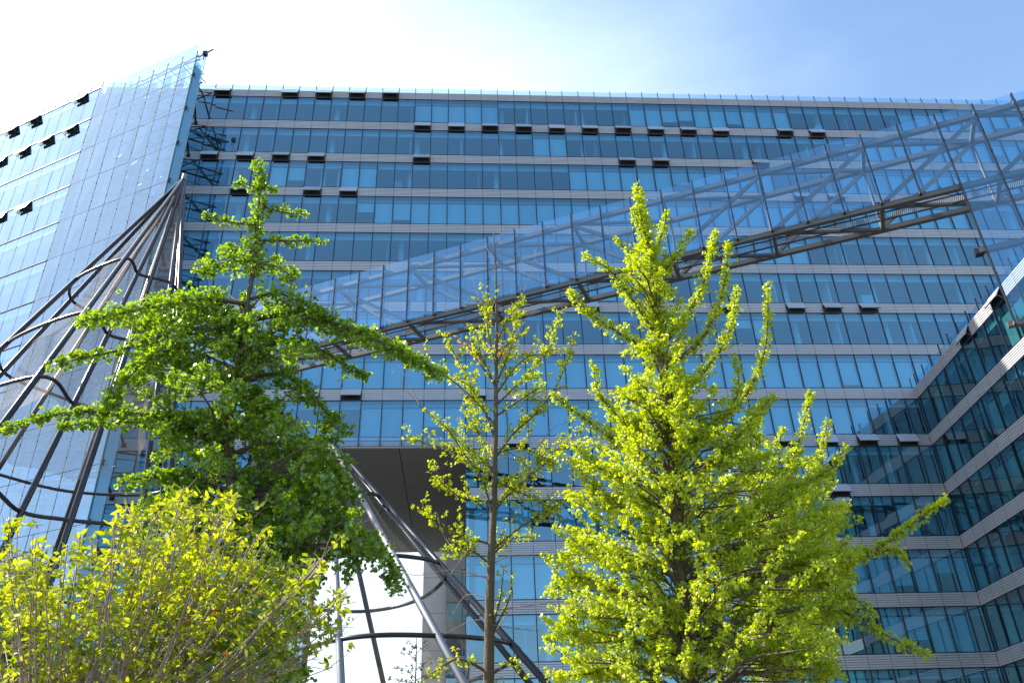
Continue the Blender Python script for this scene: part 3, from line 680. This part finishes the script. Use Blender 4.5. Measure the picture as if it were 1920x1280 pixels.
# big dark ginkgo on the left
t = Tree('ginkgo_tree', 'full deep-green ginkgo at left with long drooping side limbs', 'tree', 12.0, 1, .054, 300, 'leafD', G)
t.trunk([(400, 1400), (418, 1260), (432, 1100), (436, 950), (432, 880), (428, 800), (440, 740), (452, 660), (462, 580), (474, 500), (484, 400), (487, 320)], .115, .012)
B = t.branch
B([(474, 520), (480, 440), (486, 370), (484, 305)], .16, 0, sl=.3, start=.0)
B([(482, 330), (500, 350), (522, 358)], .09, .1, sl=.2); B([(482, 352), (460, 345), (440, 346)], .09, -.1, sl=.2); B([(485, 385), (530, 398), (575, 402)], .10, .2, sl=.2)
B([(482, 420), (440, 418), (405, 410), (374, 404)], .10, -.2, sl=.25); B([(478, 450), (540, 452), (580, 452), (614, 457)], .10, .2, sl=.2)
B([(472, 490), (420, 492), (375, 515)], .26, -.4, sl=.4); B([(474, 495), (520, 500), (555, 525)], .24, .5, sl=.4); B([(476, 470), (450, 470), (415, 470)], .18, .4, sl=.3)
for dy in (-.9, .2, .9):
    B([(462, 570), (380, 560), (290, 575), (215, 590), (152, 602)] if dy != .9 else [(462, 590), (390, 590), (300, 605), (240, 610)], .22, dy, sl=.42, droop=.2)
B([(455, 610), (340, 620), (230, 655), (150, 672), (92, 688)], .15, -.6, sl=.28, droop=.2)
B([(450, 650), (360, 640), (270, 680), (215, 740), (205, 760)], .22, -.9, sl=.4, droop=.3)
B([(430, 830), (340, 785), (240, 775), (140, 772), (60, 788), (8, 806)], .15, -.5, sl=.28, droop=.2)
B([(430, 840), (330, 800), (210, 790), (110, 800)], .15, .3, sl=.25, droop=.2)
for dy in (-.6, .5, 1.1): B([(462, 600), (540, 590), (620, 605), (700, 635), (770, 668), (828+dy*10, 700)], .20, dy, sl=.36, droop=.35)
B([(450, 660), (540, 640), (610, 660), (650, 690), (690, 705)], .18, .3, sl=.32, droop=.4)
B([(470, 560), (520, 550), (570, 570), (620, 600)], .22, -.4, sl=.4)
B([(440, 720), (520, 700), (570, 730), (620, 780), (662, 806)], .2, -.3, sl=.4, droop=.5)
B([(438, 850), (500, 830), (570, 850), (630, 880), (668, 930)], .26, -.5, sl=.5, droop=.5)
B([(436, 930), (540, 930), (620, 970), (690, 1020), (735, 1060), (742, 1105)], .2, -.4, sl=.36, droop=.8)
B([(600, 960), (640, 1000), (665, 1050), (645, 1075)], .16, -.3, sl=.3, droop=.9, wood=False); B([(620, 960), (700, 1010), (755, 1075)], .14, .2, sl=.3, droop=.9, wood=False)
B([(434, 920), (340, 890), (270, 895), (228, 905)], .17, -.5, sl=.35, droop=.3)
B([(434, 980), (340, 960), (260, 985)], .25, .3, sl=.5, droop=.3)
t.fill([(300, 600), (400, 560), (540, 560), (560, 700), (520, 720), (440, 700), (300, 760), (235, 730), (240, 660)], 44, .17, .6, 1.0, droop=.4)
t.fill([(400, 610), (500, 600), (530, 680), (500, 760), (420, 760), (380, 690)], 20, .16, .6, .8, droop=.3)
t.fill([(320, 760), (400, 710), (520, 760), (620, 840), (640, 940), (560, 1000), (360, 960), (310, 850)], 84, .17, .7, 1.2, droop=.5)
t.fill([(260, 940), (640, 950), (680, 1010), (560, 1060), (540, 1280), (280, 1280)], 90, .21, .7, 1.3, droop=.5, bias=-.12)
t.finish()
# slim airy ginkgo in the middle
t = Tree('ginkgo_tree', 'slim half-bare ginkgo in the middle with orange leaves and a bare tip', 'tree', 15.5, 2, .044, 120, 'leafS', G)
t.trunk([(914, 1400), (916, 1290), (917, 1180), (920, 1080), (925, 960), (928, 850), (930, 720), (931, 600), (929, 500), (925, 432)], .118, .008)
B = t.branch
BR = [([(926, 980), (905, 900), (870, 850), (835, 800), (790, 765)], -.6), ([(926, 960), (960, 920), (1020, 870), (1070, 825), (1100, 790)], .6), ([(924, 1030), (980, 985), (1040, 950), (1085, 920)], -.4),
      ([(928, 860), (965, 810), (1010, 770), (1050, 710), (1075, 640)], -.5), ([(929, 800), (890, 740), (860, 680), (836, 630)], .5), ([(930, 730), (905, 670), (885, 640)], -.4),
      ([(930, 720), (958, 650), (970, 575)], .3), ([(930, 690), (915, 620), (912, 550)], -.1), ([(930, 760), (990, 700), (1035, 645), (1048, 590)], .8), ([(930, 650), (950, 600), (985, 560)], -.3),
      ([(927, 880), (870, 845), (810, 835), (765, 815)], .3), ([(925, 940), (860, 930), (805, 880)], -.6), ([(924, 1020), (870, 1005), (820, 980), (792, 945)], .2), ([(922, 1060), (880, 1030), (840, 1040)], -.3),
      ([(926, 900), (900, 820), (880, 760)], .7), ([(928, 830), (900, 760), (800, 680), (760, 690)], -.2), ([(925, 950), (985, 900), (1020, 850)], .2), ([(923, 1040), (960, 1010), (1010, 1005)], .4),
      ([(930, 740), (965, 690), (1000, 660)], .1), ([(929, 780), (975, 750), (1020, 720)], -.7), ([(928, 850), (980, 840), (1045, 870)], .5), ([(926, 900), (990, 930), (1050, 960)], -.5)]
for px, dy in BR: B(px, .10, dy, r=.024, side=1.5, sl=.85, dens=1.5, start=.18, odd=.004)
B([(925, 1170), (938, 1120), (945, 1060)], .09, -.3, sl=.2, side=.5, dens=1.2); B([(924, 1185), (955, 1120), (958, 1070)], .07, .1, sl=.2, side=.5)
for px, dy in (([(930, 690), (945, 655), (960, 640)], -.2), ([(930, 720), (905, 690), (872, 640)], -.1), ([(931, 690), (932, 650), (938, 620)], .1), ([(930, 660), (960, 640), (985, 625)], .2), ([(915, 690), (895, 665), (850, 630)], .1)):
    B(px, .075, dy, side=.4, sl=.2, odd=.5)
B([(915, 1260), (860, 1235), (810, 1262), (780, 1285)], .14, -.5, sl=.4, odd=.05); B([(916, 1270), (960, 1240), (990, 1270)], .12, .3, sl=.3)
for tw_ in ([(919, 1085), (850, 1068), (780, 1078), (730, 1066)], [(918, 1080), (850, 1076), (800, 1055)], [(917, 1120), (880, 1114), (862, 1128), (846, 1160)], [(919, 1145), (990, 1135), (1040, 1128), (1075, 1132)], [(917, 1160), (880, 1165), (830, 1190)],
            [(919, 1170), (970, 1178), (1010, 1182)], [(930, 610), (965, 580), (1000, 500), (1004, 468)], [(930, 600), (900, 560), (885, 520)], [(930, 540), (955, 520), (985, 480)], [(929, 500), (915, 470), (912, 455)], [(929, 460), (940, 440), (946, 425)],
            [(860, 830), (800, 770), (765, 735), (735, 695)], [(790, 765), (760, 705), (742, 672)], [(860, 1040), (830, 1000), (820, 960)], [(846, 1075), (870, 1040), (890, 1000)], [(930, 560), (900, 620), (870, 650)], [(919, 1060), (960, 1040), (1020, 1045)],
            [(918, 1200), (950, 1150), (965, 1110)], [(928, 850), (985, 860), (1040, 800), (1085, 790)], [(929, 640), (980, 600), (1020, 580)]): t.twig(tw_, t.r.uniform(-.5, .5))
t.finish()
# large yellow-green ginkgo, right
t = Tree('ginkgo_tree', 'large sunlit yellow-green ginkgo with upright columns of leaves', 'tree', 14.0, 3, .043, 350, 'leafY', G)
t.trunk([(1296, 1400), (1292, 1290), (1283, 1180), (1274, 1060), (1268, 950), (1262, 850), (1250, 760), (1240, 680), (1228, 560), (1215, 450), (1193, 348)], .15, .01)
B = t.branch
B([(1240, 680), (1228, 560), (1215, 450), (1192, 345)], .24, 0, sl=.42, start=0, side=1.5)
B([(1236, 640), (1222, 520), (1205, 420), (1196, 370)], .20, -.2, sl=.3, start=0, side=1.2)
for px, dy, w, l in (([(1238, 640), (1185, 560), (1140, 505), (1092, 480)], -.4, .12, .25), ([(1240, 670), (1170, 630), (1110, 590), (1066, 545)], .3, .13, .28), ([(1222, 540), (1185, 480), (1152, 450)], .3, .10, .2),
        ([(1226, 530), (1268, 480), (1298, 432)], -.3, .12, .25), ([(1240, 650), (1295, 580), (1325, 510), (1340, 432)], .3, .12, .2), ([(1248, 690), (1320, 630), (1355, 545), (1366, 452)], -.3, .12, .2),
        ([(1252, 745), (1325, 690), (1368, 620), (1382, 540)], .5, .12, .2), ([(1222, 500), (1240, 440), (1252, 395)], .3, .10, .2), ([(1215, 470), (1195, 420), (1188, 390)], -.2, .10, .2),
        ([(1262, 860), (1180, 800), (1125, 740), (1112, 685)], -.4, .11, .25), ([(1262, 880), (1160, 830), (1090, 780), (1035, 740)], .5, .12, .3), ([(1268, 940), (1180, 900), (1110, 870), (1075, 830)], -.8, .18, .45),
        ([(1272, 1000), (1180, 960), (1100, 900), (1080, 860)], .8, .16, .4), ([(1276, 1080), (1180, 1050), (1110, 1020), (1050, 1040)], -.6, .18, .4), ([(1280, 1120), (1160, 1110), (1080, 1080), (1028, 1120)], .4, .17, .4),
        ([(1285, 1170), (1160, 1160), (1080, 1150), (1045, 1200)], -.6, .18, .45), ([(1288, 1220), (1150, 1200), (1070, 1190), (1022, 1197)], .5, .15, .35), ([(1290, 1260), (1180, 1250), (1100, 1262), (1040, 1270)], -.6, .18, .45),
        ([(1262, 860), (1330, 800), (1395, 745), (1435, 650), (1440, 530)], .4, .11, .2), ([(1290, 850), (1350, 790), (1385, 730), (1376, 668)], -.3, .11, .2), ([(1265, 900), (1340, 860), (1400, 800), (1450, 740)], -.6, .15, .35),
        ([(1274, 1020), (1400, 960), (1480, 920), (1560, 878)], -.5, .15, .35), ([(1278, 1070), (1400, 1020), (1490, 1000), (1588, 945)], .6, .15, .35),
        ([(1284, 1140), (1400, 1100), (1540, 1065), (1640, 1030), (1705, 985), (1778, 932)], -1.0, .13, .22), ([(1540, 1065), (1620, 1045), (1680, 1030), (1704, 1062)], -.8, .10, .2), ([(1290, 1190), (1440, 1150), (1560, 1140), (1650, 1185), (1742, 1230)], -.9, .14, .24),
        ([(1560, 1140), (1600, 1120), (1640, 1160)], -.8, .10, .2), ([(1292, 1240), (1400, 1220), (1500, 1230), (1560, 1262)], -.5, .18, .4), ([(1284, 1150), (1420, 1080), (1500, 1060), (1600, 1080)], .5, .15, .35)):
    B(px, w*1.25, dy, sl=l*1.15, side=1.3)
t.fill([(1180, 700), (1290, 690), (1330, 800), (1440, 860), (1560, 960), (1600, 1060), (1560, 1180), (1540, 1280), (1050, 1280), (1040, 1060), (1080, 960), (1090, 860), (1160, 820)], 520, .095, .85, 1.6, dens=.9, bias=.05)
t.fill([(1195, 420), (1240, 480), (1300, 640), (1290, 700), (1190, 700), (1150, 600)], 50, .11, .5, .8)
t.fill([(1300, 700), (1380, 760), (1440, 760), (1440, 870), (1330, 820), (1200, 820), (1120, 800), (1180, 720)], 90, .11, .5, 1.0)
t.finish()
# its neighbour behind
t = Tree('ginkgo_tree', 'paler ginkgo behind the large sunlit one, its tips against the dark wing', 'tree', 16.5, 4, .045, 280, 'leafY', G)
t.trunk([(1442, 1400), (1440, 1290), (1437, 1180), (1430, 1050), (1415, 930), (1408, 840), (1400, 760)], .11, .012)
B = t.branch
for px, dy, w, l in (([(1432, 1000), (1470, 900), (1500, 820), (1520, 732)], 0, .16, .3), ([(1435, 1040), (1500, 930), (1535, 860), (1552, 786)], .5, .15, .3), ([(1430, 1000), (1500, 940), (1560, 880), (1590, 830)], -.3, .14, .3),
        ([(1410, 880), (1420, 820), (1418, 760)], .3, .13, .3), ([(1436, 1080), (1520, 1010), (1580, 960)], .3, .18, .4), ([(1420, 950), (1380, 860), (1370, 800)], .4, .14, .3), ([(1436, 1100), (1500, 1080), (1570, 1060)], .4, .2, .5),
        ([(1438, 1160), (1520, 1140), (1590, 1150)], .3, .2, .5), ([(1438, 1200), (1500, 1180), (1560, 1220)], -.3, .2, .5), ([(1415, 930), (1450, 860), (1470, 800)], -.4, .14, .3)):
    B(px, w, dy, sl=l, side=1.0)
t.fill([(1380, 830), (1480, 820), (1560, 900), (1590, 1000), (1600, 1130), (1560, 1280), (1400, 1280), (1360, 1000)], 170, .13, .6, 1.1)
t.finish()
# small young tree seen through the portal
t = Tree('young_tree', 'small thin young tree seen through the portal against the bright sky', 'tree', 60, 6, .14, 22, 'leafS')
t.trunk([(776, 1330), (778, 1290), (780, 1250), (781, 1195)], .08, .02)
for px in ([(779, 1270), (760, 1255), (742, 1250)], [(780, 1240), (765, 1225), (748, 1222)], [(780, 1255), (800, 1240), (812, 1236)], [(780, 1215), (770, 1205), (762, 1200)], [(780, 1225), (795, 1212), (803, 1208)], [(779, 1280), (750, 1275), (735, 1272)], [(779, 1275), (800, 1265), (818, 1262)]):
    t.branch(px, .35, 0, side=.3, sl=1.0, dens=.5)
t.finish()
# ------------------------------------------------------------------ shrubs in the lower left
t = Tree('shrub', 'lime-yellow leafy shrub with many thin bare stems in the lower left corner', 'shrub', 6.0, 7, .055, 50, 'leafB', 'shrubs in the lower left', 'twig')
base = at(250, 1700, 6.0); t.root = Vector((base.x, base.y, 0)); t.tr = [t.root, at(300, 1000, 6)]
t.wood.tube([t.root, t.root+Vector((0, 0, .4))], .05, 'twig', 8, r2=.03)
rr = t.r
tips = [(20, 970), (60, 1000), (75, 1040), (130, 1020), (150, 1000), (190, 1010), (215, 965), (240, 950), (280, 960), (310, 935), (350, 912), (345, 930), (365, 960), (420, 925), (425, 950), (440, 935), (400, 990), (455, 1010), (480, 1030), (505, 1000), (520, 1060), (560, 1080), (600, 1040), (620, 1050), (600, 1110), (640, 1130), (660, 1090), (650, 1160), (640, 1190), (610, 1230), (580, 1180), (30, 1100), (20, 1190), (100, 1090), (160, 1070), (250, 1030), (300, 1020), (330, 1060), (380, 1040), (430, 1090), (300, 1090), (200, 1110), (270, 1050), (500, 1110), (540, 1140), (350, 1120), (60, 1130), (10, 1040), (120, 1150), (480, 1180), (320, 1200), (560, 1250), (10, 1130)]
for i in range(130):
    tx, ty = tips[i % len(tips)]; tx += rr.uniform(-16, 16); ty += rr.uniform(-6, 22) if i >= len(tips) else 0
    dy = rr.uniform(-.8, .9); bx = 60+tx*.30+rr.uniform(-50, 50); P = [at(bx, 1500, 6.0), at(bx+(tx-bx)*.35+rr.uniform(-15, 15), 1330, 6+dy*.3), at(bx+(tx-bx)*.7+rr.uniform(-15, 15), (1300+ty)/2+10, 6+dy*.65), at(tx, ty, 6+dy)]
    P = [t.root+Vector((rr.gauss(0, .1), rr.gauss(0, .1), .2))]+P; S_ = spline(P, 6); t.limb.tube(S_, .0105, 'stem', 5, r2=.003, cap=False)
    K = len(S_); t.leaves(S_[int(K*.68):], .08, 58 if ty < 1120 else 22, odd=.001, bias=.15 if ty < 1050 else -.08)
    for _ in range(5):
        j = rr.randint(int(K*.55), K-2); b_ = S_[j]; v = Vector((rr.gauss(0.2, .7), rr.gauss(0, .7), rr.uniform(-.1, .8))).normalized(); l = rr.uniform(.12, .38); e = b_+v*l
        t.limb.tube([b_, e], .004, 'twig', 4, r2=.002, cap=False); t.leaves([b_+v*l*.2, e], .05, 44 if ty < 1120 else 20, odd=.001, bias=.1 if ty < 1080 else -.08)
t.finish('oval', .7, 1.15)
t = Tree('shrub', 'fine-leaved olive green shrub behind the lime shrub at bottom left', 'shrub', 8.6, 8, .034, 150, 'leafF', 'shrubs in the lower left', 'twig')
base = at(130, 1600, 8.6); t.root = Vector((base.x, base.y, 0)); t.tr = [t.root, at(130, 1000, 8.6)]
t.wood.tube([t.root, t.root+Vector((0, 0, .5))], .05, 'twig', 8, r2=.03)
for i in range(46):
    tx, ty = rr.choice([rr.uniform(-20, 260)]), rr.uniform(1130, 1270)
    if rr.random() < .3: tx, ty = rr.uniform(0, 90), rr.uniform(1010, 1130)
    P = spline([t.root+Vector((0, 0, .3)), at(130+(tx-130)*.4, 1420, 8.6), at(tx-10, (ty+1420)/2, 8.6+rr.uniform(-.4, .4)), at(tx, ty, 8.6+rr.uniform(-.7, .7))], 6); t.limb.tube(P, .012, 'twig', 5, r2=.003, cap=False)
    t.leaves(P[9:], .10, 150)
    for _ in range(5):
        b_ = P[rr.randint(9, len(P)-2)]; v = Vector((rr.gauss(0, 1), rr.gauss(0, 1), rr.uniform(-.3, .8))).normalized(); t.leaves([b_, b_+v*.35], .05, 120)
t.finish('oval')
